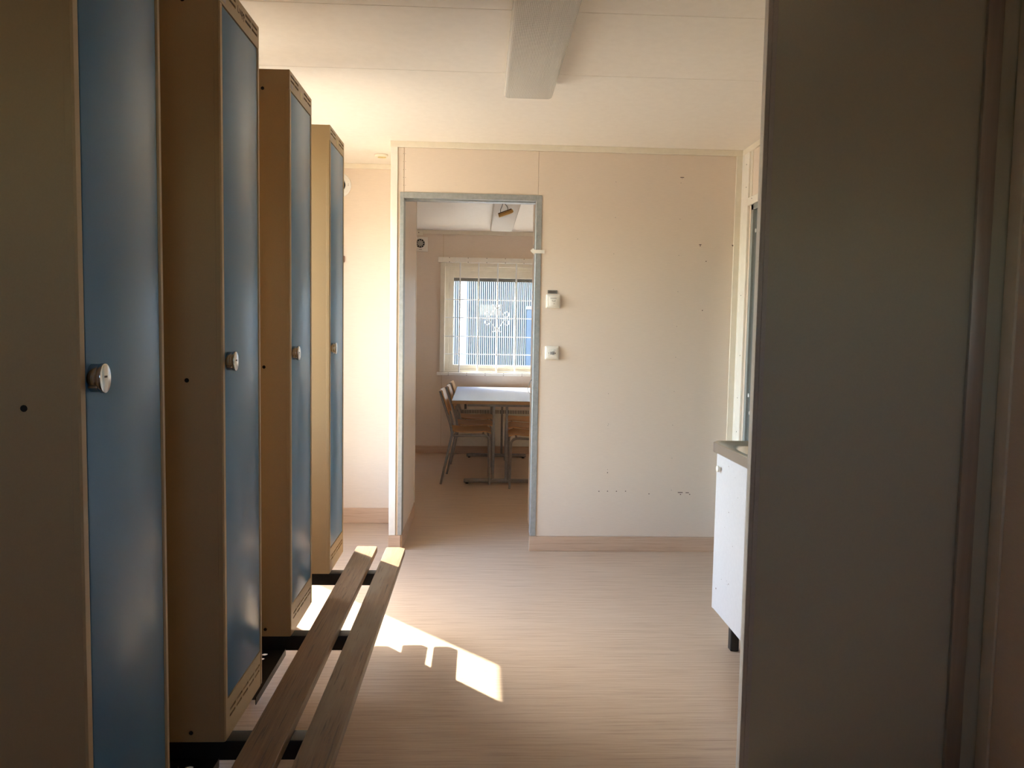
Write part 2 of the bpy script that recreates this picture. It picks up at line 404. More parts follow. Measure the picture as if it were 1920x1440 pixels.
# far wall of the locker room: core, boards, doorway
DX0, DX1, DH = -0.451, 0.316, 2.078
wb = struct(boxes('wall_back', [
    (XP + .003, DX0 - .008, YB + .006, YP, 0, ZC), (DX1 + .036, XR, YB + .006, YP, 0, ZC), (DX0 - .01, DX1 + .04, YB + .006, YB + .07, DH + .03, ZC)], 'wall'),
    'cream board wall with the open doorway')
def wall_board(b): return box('wall_board', b, 'wall', wb, .0008)
wall_board((-.4865, -.4525, YB, YB + .0065, .092, ZC - .034))
wall_board((-.4500, .3260, YB, YB + .0065, DH + .034, ZC - .034))
wall_board((.3285, XR - .001, YB, YB + .0065, .092, ZC - .034))
holes = [(1.172, 2.229), (1.166, 2.204), (0.782, 2.2), (0.784, 1.994), (0.78, 1.783), (0.783, 1.574), (0.778, 1.167), (0.77, 0.957), (0.775, 0.775), (0.772, 0.765), (0.777, 0.481), (0.728, 0.367), (0.78, 0.368), (0.834, 0.368), (0.889, 0.369), (1.032, 0.354), (1.224, 0.352), (1.28, 0.353), (1.167, 1.994), (1.167, 1.782), (1.168, 1.569), (1.168, 1.364), (1.168, 1.18), (1.293, 1.841), (1.488, 1.845), (1.331, 1.751), (1.319, 1.461), (1.165, 0.975), (1.162, 0.773), (1.165, 0.573), (1.168, 0.378), (0.564, 1.865), (.777, .50)]
big = {(0.728, 0.367), (0.78, 0.368), (0.834, 0.368), (0.889, 0.369), (1.032, 0.354), (1.224, 0.352), (1.28, 0.353), (1.293, 1.841), (1.488, 1.845), (1.331, 1.751), (1.319, 1.461), (0.777, 0.481)}
bm = bmesh.new()
for h in holes:
    acyl(bm, (h[0], YB + .0008, h[1]), 'y', .0032 if h in big else .0017, -.0012, 8)
for (xx, z_, wd) in ((1.172, 2.236, .022), (1.222, .364, .03), (1.265, .363, .02), (1.293, 1.848, .014), (1.488, 1.849, .014)):
    abox(bm, (xx - wd / 2, xx + wd / 2, YB - .0004, YB + .0005, z_ - .002, z_ + .002))
sc = obj('screw_holes', bm, 'ink', wb); sc['kind'] = 'stuff'
# little nail marks along the left board
bm = bmesh.new()
for k in range(5):
    for dx in (-.456, -.444):
        acyl(bm, (dx, YB + .0008, 2.15 + k * .045), 'y', .0015, -.0012, 6)
sc = obj('nail_marks', bm, 'ink', wb); sc['kind'] = 'stuff'
post = struct(box('trim_10', (XP, -.4875, YB - .010, YB + .006, .093, ZC - .034), 'white_trim', None, .002), 'white corner post at the end of the doorway wall')
box('post_side', (XP, XP + .0035, YB + .006, YN, .093, ZC), 'white_trim', post)
# galvanised door lining
df = struct(bpy.data.objects.new('door_frame_2', None), 'galvanised steel lining of the open doorway'); COL.objects.link(df)
box('frame_jamb', (-.474, DX0, YB - .006, YB + .09, .093, DH + .033), 'galv', df, .0015)
jr = box('frame_jamb', (DX1, .350, YB - .006, YB + .09, .093, DH + .033), 'galv', df, .0015)
hd = boxes('frame_head', [(DX0, DX1, YB - .0062, YB + .03, DH, DH + .033), (DX0, DX1, YB + .034, YB + .09, DH - .006, DH + .03)], 'galv', df, .0012)
bm = bmesh.new()
for k in range(34):
    acyl(bm, (.335 + random.uniform(-.009, .009), YB - .0055, .3 + k * .052 + random.uniform(-.015, .015)), 'y', random.uniform(.002, .004), -.0012, 6)
sp_ = obj('zinc_flecks', bm, 'alu', jr); sp_['kind'] = 'stuff'
box('tape_strip', (DX1 - .009, .371, YB - .0085, YB - .0062, 1.776, 1.796), 'plastic', jr)
bm = bmesh.new()
p = [(DX1 - .010, 1.806), (DX1 - .030, 1.790), (DX1 - .006, 1.768), (DX1 + .002, 1.782)]
vs_ = [bm.verts.new((a, YB - .0086, b)) for a, b in p]; vb = [bm.verts.new((a, YB - .0070, b)) for a, b in p]
bm.faces.new(vs_); bm.faces.new(vb[::-1])
for i in range(4): bm.faces.new((vs_[i], vs_[(i + 1) % 4], vb[(i + 1) % 4], vb[i]))
obj('tape_end', bm, 'plastic', jr)
tube('wire_loop', [(DX1 + .001, YB + .02, 1.035), (DX1 - .012, YB + .018, 1.025), (DX1 - .026, YB + .016, .992), (DX1 - .027, YB + .016, .968), (DX1 - .016, YB + .016, .950), (DX1 - .003, YB + .018, .952), (DX1 + .001, YB + .02, .965)], .0022, 'alu', jr, 8, .012, 4)
# passage between the rooms
wp = struct(box('wall_passage', (DX0 - .008, DX0 - .0005, YB + .091, YP + .10, .095, ZC2), 'wall'), 'cream side wall of the passage')
struct(box('trim_11', (DX0 - .012, DX0 + .003, YP + .10, YP + .125, .095, ZC2), 'white_trim'), 'narrow cream strip at the end of the passage')
struct(box('baseboard_passage', (DX0 - .008, DX0 + .003, YB + .0, YP + .125, 0, .093), 'skirt'), 'vinyl skirting in the passage')
struct(box('baseboard_post', (XP - .001, DX0 - .0075, YB - .012, YB + .006, 0, .0925), 'skirt'), 'vinyl skirting round the post')
struct(box('baseboard_back', (DX1 - .004, XR, YB - .006, YB + .006, 0, .0905), 'skirt', None, .002), 'vinyl skirting below the far wall')
# recess left of the doorway
struct(box('wall_recess', (XL, XP + .003, YN, YP, 0, ZC), 'wall'), 'cream wall of the recess beside the lockers')
struct(box('baseboard_recess', (XL, XP, YN - .008, YN, 0, .105), 'skirt', None, .002), 'vinyl skirting in the recess')
# behind the camera; the window here is added to bring in fill light
struct(boxes('wall_front', [(XL, -.05, YF - .12, YF, 0, ZC + .02), (.6, XR, YF - .12, YF, 0, ZC + .02), (-.05, .6, YF - .12, YF, 0, 1.62), (-.05, .6, YF - .12, YF, 1.95, ZC + .02)], 'wall'), 'wall behind the viewer')
wi3 = struct(bpy.data.objects.new('fill_window_3', None), 'small high window added behind the viewer for fill light'); COL.objects.link(wi3)
boxes('window_frame', [(-.05, -.01, YF - .09, YF - .02, 1.62, 1.95), (.56, .6, YF - .09, YF - .02, 1.62, 1.95), (-.01, .56, YF - .09, YF - .02, 1.62, 1.66), (-.01, .56, YF - .09, YF - .02, 1.91, 1.95)], 'white_trim', wi3)
box('window_pane', (-.01, .56, YF - .06, YF - .056, 1.66, 1.91), 'glass', wi3)
# far room
WX0, WX1 = -.285, .641
WA, WB_ = .947, 1.87
struct(boxes('wall_far_room', [
    (XL, -.392, Y2, Y2 + .12, 0, ZC), (.74, XR, Y2, Y2 + .12, 0, ZC), (-.392, .74, Y2, Y2 + .12, 0, .87), (-.392, .74, Y2, Y2 + .12, 2.02, ZC)], 'wall'), 'cream board wall with the barred window')
struct(box('baseboard_far_room', (XL, XR, Y2 - .008, Y2, 0, .08), 'skirt', None, .002), 'vinyl skirting of the far room')
struct(box('trim_12', (-.405, -.402, Y2 - .0015, Y2, .08, .84), 'tan'), 'joint line under the window')
struct(box('trim_13', (-.398, -.395, Y2 - .0015, Y2, 2.08, ZC2 - .042), 'tan'), 'joint line above the window')

wi2 = struct(bpy.data.objects.new('window_2', None), 'window with a white security grille in the far room'); COL.objects.link(wi2)
boxes('casing', [(-.426, -.375, Y2 - .022, Y2, .87, 2.03), (.731, .782, Y2 - .022, Y2, .87, 2.03)], 'trim', wi2, .003)
boxes('window_lining', [(-.392, -.372, Y2 - .01, Y2 + .1, .87, 2.02), (.728, .748, Y2 - .01, Y2 + .1, .87, 2.02),
                        (-.372, .728, Y2 - .01, Y2 + .1, 1.985, 2.02), (-.372, .728, Y2 - .01, Y2 + .1, .87, .885)], 'trim', wi2, .001)
boxes('window_frame', [(-.372, -.335, Y2 + .03, Y2 + .10, .885, 1.985), (.691, .728, Y2 + .03, Y2 + .10, .885, 1.985),
                       (-.335, .691, Y2 + .03, Y2 + .10, 1.945, 1.985), (-.335, .691, Y2 + .03, Y2 + .10, .885, .905)], 'trim', wi2, .002)
sash = boxes('sash', [(-.335, WX0, Y2 + .04, Y2 + .09, .905, 1.945), (WX1, .691, Y2 + .04, Y2 + .09, .905, 1.945),
               (WX0, WX1, Y2 + .04, Y2 + .09, WB_, 1.945), (WX0, WX1, Y2 + .04, Y2 + .09, .905, WA)], 'trim', wi2, .003)
box('blind_edge', (WX0, WX1, Y2 + .05, Y2 + .085, WB_ - .035, WB_), 'tag', sash)
box('window_pane', (WX0, WX1, Y2 + .062, Y2 + .066, WA, WB_), 'glass', wi2)
hw = box('window_catch', (.14, .20, Y2 + .024, Y2 + .04, .915, .935), 'plastic', wi2, .003)
tube('catch_lever', [(.15, Y2 + .020, .928), (.19, Y2 + .012, .940), (.27, Y2 + .012, .942)], .006, 'plastic', hw, 8, .01)
t14 = struct(box('trim_14', (-.449, .81, Y2 - .05, Y2, 2.022, 2.076), 'white_trim', None, .003), 'cream board above the barred window')
t15 = struct(box('trim_15', (-.452, .81, Y2 - .055, Y2, .838, .868), 'white_trim', None, .003), 'cream sill board below the barred window')

for k in range(6):
    for (pz, par, yf) in ((2.070, t14, .050), (2.027, t14, .050), (.863, t15, .055), (.843, t15, .055)):
        cyl('screw', (-.33 + k * .195, Y2 - yf + .0004, pz), 'y', .0042, -.0012, 'ink', par, 8)
# security grille in front of the window
gr = thing('window_grille', 'white steel security grille with a scrolled centre in front of the far window', 'grille', (.178, Y2 - .03, .868))
def gl(x, y, z): return (x - .178, y - (Y2 - .03), z - .868)
for xb in (-.412, -.217, -.023, .178, .373, .564, .76):
    if abs(xb) < .7 and xb > -.4: tube('upright_bar', [gl(xb, Y2 - .03, .868), gl(xb, Y2 - .03, 2.022)], .0075, 'white_paint', gr, 8)
for zb in (1.638, 1.447, 1.25, 1.063):
    tube('cross_bar', [gl(-.372, Y2 - .0265, zb), gl(.728, Y2 - .0265, zb)], .0045, 'white_paint', gr, 6)
for sx in (-1, 1):
    for sz in (-1, 1):
        pts = []
        for k in range(15):           # outer scroll
            a = math.pi * (0.5 + 1.45 * k / 14) ; rr = .036 - .020 * k / 14
            pts.append((.100 + rr * math.cos(a) * -1, .052 + rr * math.sin(a) * -1))
        pts = [(.012, .116), (.075, .022)] + [(.100 + (.034 - .016 * k / 16) * math.sin(2 * math.pi * .8 * k / 16 - .6), .048 - (.034 - .016 * k / 16) * math.cos(2 * math.pi * .8 * k / 16 - .6)) for k in range(17)]
        tube('scroll', [gl(.178 + sx * a, Y2 - .034, 1.447 + sz * b) for a, b in pts], .0042, 'white_paint', gr, 6)
        pts = [(.006, .10), (.016, .124)] + [(.036 + .022 * math.cos(math.pi - t * .32), .126 + .016 * math.sin(math.pi - t * .32)) for t in range(1, 9)]
        tube('scroll_tip', [gl(.178 + sx * a, Y2 - .034, 1.447 + sz * b) for a, b in pts], .0036, 'white_paint', gr, 6)

# ------------------------------------------------------------------ outside: building seen through the far window
FY = 18.0
fb = thing('corrugated_building', 'pale blue building clad in upright corrugated metal seen through the barred window', 'building', (0, FY, -.6))
def fx(px): return (px - 901.5) / 1452.0 * FY
bm = bmesh.new()
def ribs(x0, x1, pitch=.046, d=.05):
    n = int((x1 - x0) / pitch); prev = None
    prof = []
    for k in range(n + 1):
        x = x0 + k * pitch
        prof += [(x, 0), (x + pitch * .50, 0), (x + pitch * .60, d), (x + pitch * .90, d)]
    for (x, y) in prof:
        a = bm.verts.new((x, y, 0)); b = bm.verts.new((x, y, 13.5))
        if prev: bm.faces.new((prev[0], a, b, prev[1]))
        prev = (a, b)
ribs(fx(700), fx(864)); ribs(fx(878), fx(1200))
cs = obj('corrugated_sheets', bm, 'facade', fb, recalc=False)
box('flat_panel', (fx(863.5), fx(876.5), -.02, .06, 0, 13.5), 'facade_white', fb)
box('dark_joint', (fx(876.5), fx(878.3), .01, .07, 0, 13.5), 'facade_dark', fb)
box('building_core', (fx(690), fx(1210), .05, 5, 0, 13.48), 'facade', fb)
box('roof_band', (fx(690), fx(1210), -.06, .0, 3.06, 3.13), 'facade_white', fb)
fd = box('service_door', (fx(988.5), fx(1035), -.03, .04, 0, 2.42), 'facade_dark', fb)
box('door_lintel', (fx(987.5), fx(1037), -.06, .03, 2.42, 2.49), 'facade_white', fd)
struct(box('ground_outside', (-60, 60, -30, 60, -.75, -.6), 'gravel'), 'gravel ground outside')

# ------------------------------------------------------------------ lockers
LX, LY0, LP, LZ, LH = -0.5971, 1.1722, 0.6365, 0.3275, 1.780
lock_names = ['nearest', 'second', 'third', 'farthest']
place = lambda a, b, t: Vector((t, a, b))
HS = [(a, b, c, d) for (a, b) in ((.010, .056), (.063, .110), (.187, .233), (.241, .287)) for (c, d) in ((1.7630, 1.7695), (1.7490, 1.7555))]
KS = []
for k in range(5):
    a = .028 + k * .052
    KS += [(a + .004, a + .046, .0595, .0655), (a, a + .042, .0450, .0510)]
def make_locker():
    t = thing('metal_locker', '', 'locker', (LX, LY0, LZ), 'blue door lockers standing on the bench frame')
    bm = bmesh.new()
    abox(bm, (-.5, 0, -.006, .0025, 0, LH), .0012)
    abox(bm, (-.5, 0, .2975, .303, 0, LH), .0012)
    abox(bm, (-.5, -.494, 0, .3, 0, LH))
    abox(bm, (-.499, -.003, 0, .3, LH - .006, LH - .0005))
    abox(bm, (-.499, -.003, 0, .3, .0005, .006))
    obj('body', bm, 'tan', t)
    boxes('front_edge', [(-.013, .0035, -.0065, .013, 0, LH - .0565)], 'tan', t, .003)
    boxes('front_edge', [(-.013, .0035, .2885, .3035, 0, LH - .0565)], 'tan', t, .003)
    obj('vent_header', holed_plate(-.006, .303, 1.7225, LH, HS, -.004, .003, place), 'tan', t)
    obj('kick_plate', holed_plate(.0132, .2883, 0, .0975, KS, -.004, .0022, place), 'tan', t)
    d = box('door', (-.020, .002, .0155, .2855, .1005, 1.7195), 'blue', t, .0022, 2)
    lk = cyl('lock', (.001, .034, .9115), 'x', .0175, .016, 'chrome', d, 28, .001, 1.25)
    f = cyl('lock_face', (.015, .034, .9115), 'x', .0185, .0075, 'chrome', lk, 32, .0015, 1.25)
    box('lock_print', (.0222, .0229, .0300, .0385, .9125, .9155), 'ink', lk)
    box('padlock_hasp', (.003, .017, .016, .024, .896, .9015), 'chrome', lk, .0015)
    for z in (.8675, .0235, 1.7215):
        cyl('side_plug', (-.0785, -.0055, z), 'y', .0052, -.0012, 'dark', t, 12)
    box('sticker', (.0028, .0034, .012, .038, 1.7305, 1.7450), 'sticker', t)
    return t
proto = make_locker()
labels = ['blue and beige metal locker nearest the camera at the left edge',
          'blue and beige metal locker with handwriting on its vented header, second from the camera',
          'blue and beige metal locker second from the far end, its header whole in view',
          'blue and beige metal locker farthest away, beside the bright recess wall']
lockers = [proto] + [copy_tree(proto) for _ in range(3)]
for i, t in enumerate(lockers):
    t.location = (LX, LY0 + i * LP, LZ); t['label'] = labels[i]
for i in (2, 3):
    box('yellow_sticker', (.0028, .0034, .135, .160, 1.733, 1.756), 'ysticker', lockers[i])
# marker scribble on the second locker's header, read as hand drawn letters
bm = bmesh.new()
def stroke(pts, wd=.0016):
    for (a, b) in zip(pts[:-1], pts[1:]):
        d = Vector((b[0] - a[0], b[1] - a[1])).normalized(); nrm = Vector((-d.y, d.x)) * wd / 2
        q = [(a[0] + nrm.x, a[1] + nrm.y), (b[0] + nrm.x, b[1] + nrm.y), (b[0] - nrm.x, b[1] - nrm.y), (a[0] - nrm.x, a[1] - nrm.y)]
        f = [bm.verts.new((.0034, u, v)) for u, v in q]; g = [bm.verts.new((.0028, u, v)) for u, v in q]
        bm.faces.new(f); bm.faces.new(g[::-1])
        for k in range(4): bm.faces.new((f[k], f[(k + 1) % 4], g[(k + 1) % 4], g[k]))
stroke([(.128, 1.7655), (.1255, 1.752), (.131, 1.750), (.139, 1.7515)], .0018); stroke([(.139, 1.762), (.1375, 1.752)])
stroke([(.146, 1.750), (.150, 1.764), (.155, 1.750)]); stroke([(.147, 1.756), (.154, 1.756)])
stroke([(.161, 1.745), (.159, 1.763), (.167, 1.762), (.168, 1.756), (.160, 1.754)])
stroke([(.173, 1.744), (.171, 1.762), (.178, 1.761), (.179, 1.755), (.172, 1.753)])
obj('handwriting', bm, 'ink', lockers[1])

# ------------------------------------------------------------------ bench frame with seat slats
BL = (-.8, 2.2, 0)
bs = thing('locker_bench', 'low bench of two worn wooden slats on black steel beams under the lockers', 'bench', BL)
BO = Vector((-BL[0], -BL[1], 0))
for i in range(4):
    y = LY0 + i * LP
    box('cross_beam', (-1.09, -.345, y + .002, y + .052, LZ - .05, LZ - .0005), 'black', bs, .003, 2, BO)
for xx in (-1.03, -.83):
    box('long_rail', (xx - .02, xx + .02, .62, LY0 + 3 * LP + .3, LZ - .09, LZ - .0505), 'black', bs, .003, 2, BO)
for i in range(4):
    y = LY0 + i * LP + .275
    for xx in (-1.03, -.83):
        box('leg', (xx - .018, xx + .018, y - .018, y + .018, 0, LZ - .0905), 'black', bs, .002, 1, BO)
# perforated trays between the lockers
def tray(y0, y1):
    x0, x1 = -1.09, -.612; z0, z1 = LZ - .0505 + .0005, LZ - .047
    bm = bmesh.new(); N = 12
    px_, py_ = .0335, .0335
    nx = 13; ny = int((y1 - y0) / py_)
    gx1 = x0 + nx * px_; oy = (y1 - y0 - ny * py_) / 2
    def quad(a, b, c, d):
        for z in (z0, z1): bm.faces.new([bm.verts.new((p[0], p[1], z)) for p in (a, b, c, d)])
    quad((gx1, y0), (x1, y0), (x1, y1), (gx1, y1))
    quad((x0, y0), (gx1, y0), (gx1, y0 + oy), (x0, y0 + oy)); quad((x0, y1 - oy), (gx1, y1 - oy), (gx1, y1), (x0, y1))
    for i in range(nx):
        for j in range(ny):
            cx, cy_ = x0 + (i + .5) * px_, y0 + oy + (j + .5) * py_
            sq = []
            for k in range(N):
                a = 2 * math.pi * (k + .5) / N; c, s = math.cos(a), math.sin(a); m_ = max(abs(c), abs(s))
                sq.append(((cx + c / m_ * px_ / 2, cy_ + s / m_ * py_ / 2), (cx + c * .0098, cy_ + s * .0098)))
            for k in range(N):
                (a, b), (c, d) = sq[k], sq[(k + 1) % N]
                quad(a, c, d, b)
                bm.faces.new([bm.verts.new(p) for p in ((b[0], b[1], z0), (d[0], d[1], z0), (d[0], d[1], z1), (b[0], b[1], z1))])
    abox(bm, (x1 - .002, x1 + .0, y0, y1, z0 - .014, z1 + .004))
    bmesh.ops.translate(bm, vec=BO, verts=bm.verts[:])
    return obj('perforated_tray', bm, 'black', bs, recalc=False)
for i in range(2):
    tray(LY0 + i * LP + .306, LY0 + (i + 1) * LP - .0)
tray(.66, LY0)
def slat(x0, x1, y0, y1, z0, z1, mat, ch=.018):
    bm = bmesh.new()
    out = [(x0, y0), (x1, y0), (x1, y1 - ch * .8), (x1 - ch, y1), (x0 + ch * .3, y1), (x0, y1 - ch * .3)]
    b = [bm.verts.new((x, y, z0)) for x, y in out]; t = [bm.verts.new((x, y, z1)) for x, y in out]
    bm.faces.new(b[::-1]); bm.faces.new(t); n = len(out)
    for i in range(n): bm.faces.new((b[i], b[(i + 1) % n], t[(i + 1) % n], t[i]))
    bmesh.ops.bevel(bm, geom=bm.edges[:], offset=.0018, segments=1, profile=.5, affect='EDGES')
    bmesh.ops.translate(bm, vec=BO, verts=bm.verts[:])
    return obj('seat_slat', bm, mat, bs, smooth=True)
slat(-.534, -.443, .45, 3.395, LZ, LZ + .025, 'bench', .012)
slat(-.403, -.317, .45, 3.378, LZ, LZ + .025, 'bench_worn', .024)

# ------------------------------------------------------------------ grey partition on the right
PY = 2.20
pp = thing('partition_panel', 'tall dark grey partition panel with a pale edge profile on the right', 'partition', (1.15, PY, 0))
PO = Vector((-1.15, -PY, 0))
box('board', (.812, XR - .001, PY + .002, PY + .026, 0, ZC - .001), 'panel', pp, .001, 1, PO)
box('edge_profile', (.798, .8115, PY - .001, PY + .028, 0, ZC - .001), 'panel_edge', pp, .0012, 1, PO)
box('edge_profile', (.8120, .8260, PY - .001, PY + .0018, 0, ZC - .001), 'panel_edge', pp, .0005, 1, PO)
box('cover_strip', (1.427, 1.474, PY - .012, PY + .0018, 0, ZC - .001), 'alu', pp, .002, 2, PO)
struct(box('trim_16', (XR - .010, XR, 2.146, 2.198, 0, ZC - .0005), 'trim', None, .003, 2), 'glossy cream corner strip beside the partition')

# ------------------------------------------------------------------ sink unit
CX0, CX1, CY0, CY1 = .993, 1.53, 2.36, 3.165
sk = thing('sink_cabinet', 'white base cabinet on black legs under the steel sink', 'cabinet', (CX0, CY0, 0))
CO = Vector((-CX0, -CY0, 0))
bm = bmesh.new()
for b_ in ((CX0 + .0185, CX1, CY0 + .01, CY0 + .027, .172, .8375), (CX0 + .0185, CX1, CY1 - .045, CY1 - .028, .172, .8375),
           (CX1 - .008, CX1, CY0 + .027, CY1 - .045, .172, .8375), (CX0 + .0185, CX1 - .008, CY0 + .027, CY1 - .045, .172, .189)):
    abox(bm, b_, .0006)
bmesh.ops.translate(bm, vec=CO, verts=bm.verts[:]); obj('body', bm, 'white', sk)
d1 = box('door', (CX0, CX0 + .018, CY0 + .402, CY1 - .048, .175, .8375), 'white', sk, .0015, 1, CO)
bm = bmesh.new()
acyl(bm, (CX0, CY1 - .085, .772), 'x', .0065, -.008, 16); acyl(bm, (CX0 - .007, CY1 - .085, .772), 'x', .0135, -.009, 24, .003)
bmesh.ops.translate(bm, vec=CO, verts=bm.verts[:]); obj('knob', bm, 'plastic', d1, smooth=True)
d2 = box('door', (CX0, CX0 + .018, CY0 + .012, CY0 + .398, .175, .8375), 'white', sk, .0015, 1, CO)
bm = bmesh.new()
acyl(bm, (CX0, CY0 + .05, .772), 'x', .0065, -.012, 16); acyl(bm, (CX0 - .011, CY0 + .05, .772), 'x', .0135, -.010, 24, .003)
bmesh.ops.translate(bm, vec=CO, verts=bm.verts[:]); obj('knob', bm, 'plastic', d2, smooth=True)
box('side_edge', (CX0 + .001, CX0 + .0185, CY1 - .0465, CY1 - .028, .172, .8375), 'white', sk, .001, 1, CO)
for (x, y) in ((CX0 + .09, CY1 - .06), (CX1 - .07, CY1 - .06), (CX0 + .09, CY0 + .06), (CX1 - .07, CY0 + .06)):
    box('leg', (x - .018, x + .018, y - .018, y + .018, 0, .1715), 'black', sk, .003, 1, CO)
bm = bmesh.new()                                        # chipped marks on the door front
for (y, z, r_) in ((2.98, .80, .0018), (2.96, .62, .0025), (2.93, .34, .0028), (2.955, .345, .0015), (3.02, .33, .0015), (2.90, .50, .0015), (3.085, .27, .004), (2.86, .7, .0015), (2.945, .333, .0015), (3.0, .55, .0012), (2.9, .77, .0013)):
    acyl(bm, (CX0 + .0003, y, z), 'x', r_, -.0006, 8)
bmesh.ops.translate(bm, vec=CO, verts=bm.verts[:]); q = obj('chip_marks', bm, 'ink', d1); q['kind'] = 'stuff'

wt = thing('sink_worktop', 'brushed steel sink top with a pressed basin on the white cabinet', 'sink', ((CX0 + CX1) / 2, (CY0 + CY1) / 2, .838))
WO = Vector((-(CX0 + CX1) / 2, -(CY0 + CY1) / 2, -.838))
bm = bmesh.new(); NN = 56
ocx, ocy = (CX0 + CX1) / 2 - .003, (CY0 + CY1) / 2
def rrect(hx, hy, r, k, ox, oy):
    a = 2 * math.pi * (k + .5) / NN; e = 2.0 / max(.02, r)
    c, s = math.cos(a), math.sin(a)
    den = (abs(c) ** e + abs(s) ** e) ** (-1 / e)
    return ox + hx * den * c, oy + hy * den * s
LO = []
bx_, by_ = ocx - .020, CY1 - .315
for (hx, hy, r, ox, oy, z) in ((.277, .4045, .03, ocx - .008, ocy, .838), (.277, .4045, .03, ocx - .008, ocy, .8765), (.268, .395, .03, ocx - .008, ocy, .8775), (.262, .388, .05, ocx - .008, ocy, .874),
                               (.226, .250, .35, bx_, by_, .872), (.216, .238, .36, bx_, by_, .866), (.206, .228, .38, bx_, by_, .845), (.196, .216, .42, bx_, by_, .78), (.180, .198, .45, bx_, by_, .735), (.13, .145, .5, bx_, by_, .722), (.03, .03, 1, bx_, by_, .718)):
    LO.append([bm.verts.new((*rrect(hx, hy, r, k, ox, oy), z)) for k in range(NN)])
for A, B in zip(LO[:-1], LO[1:]):
    for k in range(NN): bm.faces.new((A[k], A[(k + 1) % NN], B[(k + 1) % NN], B[k]))
bm.faces.new(LO[-1])
bmesh.ops.translate(bm, vec=WO, verts=bm.verts[:])
obj('basin_top', bm, 'steel', wt, smooth=True)
bm = bmesh.new(); acyl(bm, (bx_, by_, .7185), 'z', .032, .003, 24, .001); bmesh.ops.translate(bm, vec=WO, verts=bm.verts[:])
obj('drain', bm, 'chrome', wt, smooth=True)

# ------------------------------------------------------------------ ceiling lights
def rbox(name, b, r, mat, parent, off):
    x0, x1, y0, y1, z0, z1 = b; bm = bmesh.new(); n = 8; pts = []
    for (cx, cy_, a0) in ((x1 - r, y1 - r, 0), (x0 + r, y1 - r, 90), (x0 + r, y0 + r, 180), (x1 - r, y0 + r, 270)):
        for k in range(n + 1):
            a = math.radians(a0 + 90 * k / n); pts.append((cx + r * math.cos(a), cy_ + r * math.sin(a)))
    def ring(ins, z):
        cx, cy_ = (x0 + x1) / 2, (y0 + y1) / 2
        return [bm.verts.new((cx + (x - cx) * (1 - 2 * ins / (x1 - x0)), cy_ + (y - cy_) * (1 - 2 * ins / (y1 - y0)), z)) for x, y in pts]
    R = [ring(0, z1), ring(0, z0 + .012), ring(.002, z0 + .005), ring(.006, z0 + .001), ring(.012, z0)]
    for A, B in zip(R[:-1], R[1:]):
        for k in range(len(A)): bm.faces.new((A[k], A[(k + 1) % len(A)], B[(k + 1) % len(A)], B[k]))
    bm.faces.new(R[0]); bm.faces.new(R[-1])
    bmesh.ops.translate(bm, vec=off, verts=bm.verts[:])
    return obj(name, bm, mat, parent, smooth=True)
def ceiling_light(label, x0, x1, y0, y1, zc, h):
    t = thing('ceiling_light', label, 'light', ((x0 + x1) / 2, (y0 + y1) / 2, zc), 'long strip lights on the ceilings')
    off = Vector((-(x0 + x1) / 2, -(y0 + y1) / 2, -zc))
    box('housing', (x0 + .012, x1 - .012, y0 + .012, y1 - .012, zc - .022, zc - .0005), 'trim', t, .002, 1, off)
    rbox('diffuser', (x0, x1, y0, y1, zc - h, zc - .0225), .022, 'diffuser', t, off)
    return t
ceiling_light('unlit strip light with a ribbed clear cover on the ceiling above the lockers', .089, .299, 2.13, 3.428, ZC, .069)
l2 = ceiling_light('unlit strip light on the ceiling of the far room above the table', .088, .305, 6.02, 7.72, ZC2, .06)

# small things on ceiling and walls
o = thing('ceiling_sensor', 'small cream sensor on the ceiling of the recess', 'sensor', (-.628, 4.886, ZC))
bm = bmesh.new(); acyl(bm, (0, 0, -.0005), 'z', .042, -.016, 28, .004, .55); obj('base', bm, 'trim', o, smooth=True)
bm = bmesh.new(); acyl(bm, (.004, 0, -.0165), 'z', .026, -.006, 24, .002, .5); obj('cap', bm, 'ysticker', o, smooth=True)
o = thing('round_vent', 'round white air valve high on the recess wall behind the last locker', 'vent', (-.945, YN, 2.257))
bm = bmesh.new()
prof = [(.045, -.001), (.083, -.001), (.083, -.006), (.078, -.012), (.052, -.018), (.047, -.014), (.045, -.001)]
R = [[bm.verts.new((r_ * math.cos(2 * math.pi * k / 36), y, r_ * math.sin(2 * math.pi * k / 36))) for k in range(36)] for r_, y in prof]
for A, B in zip(R[:-1], R[1:]):
    for k in range(36): bm.faces.new((A[k], A[(k + 1) % 36], B[(k + 1) % 36], B[k]))
obj('ring', bm, 'white_paint', o, smooth=True)
cyl('throat', (0, -.0006, 0), 'y', .0448, -.003, 'dark', o)
cyl('valve_disc', (0, -.012, 0), 'y', .028, -.008, 'white', o, 28, .002)
for dz in (-.004, .006):
    cyl('screw', (.066, -.0135, dz), 'y', .0022, -.003, 'ink', o, 8)
o = thing('red_wall_box', 'dark red box on the recess wall just showing past the last locker', 'box', (-.945, YN, 1.752))
box('case', (-.04, .041, -.03, -.0005, 0, .045), 'red', o, .003)
box('lid', (-.038, .039, -.034, -.0302, .003, .042), 'red', o, .0015)

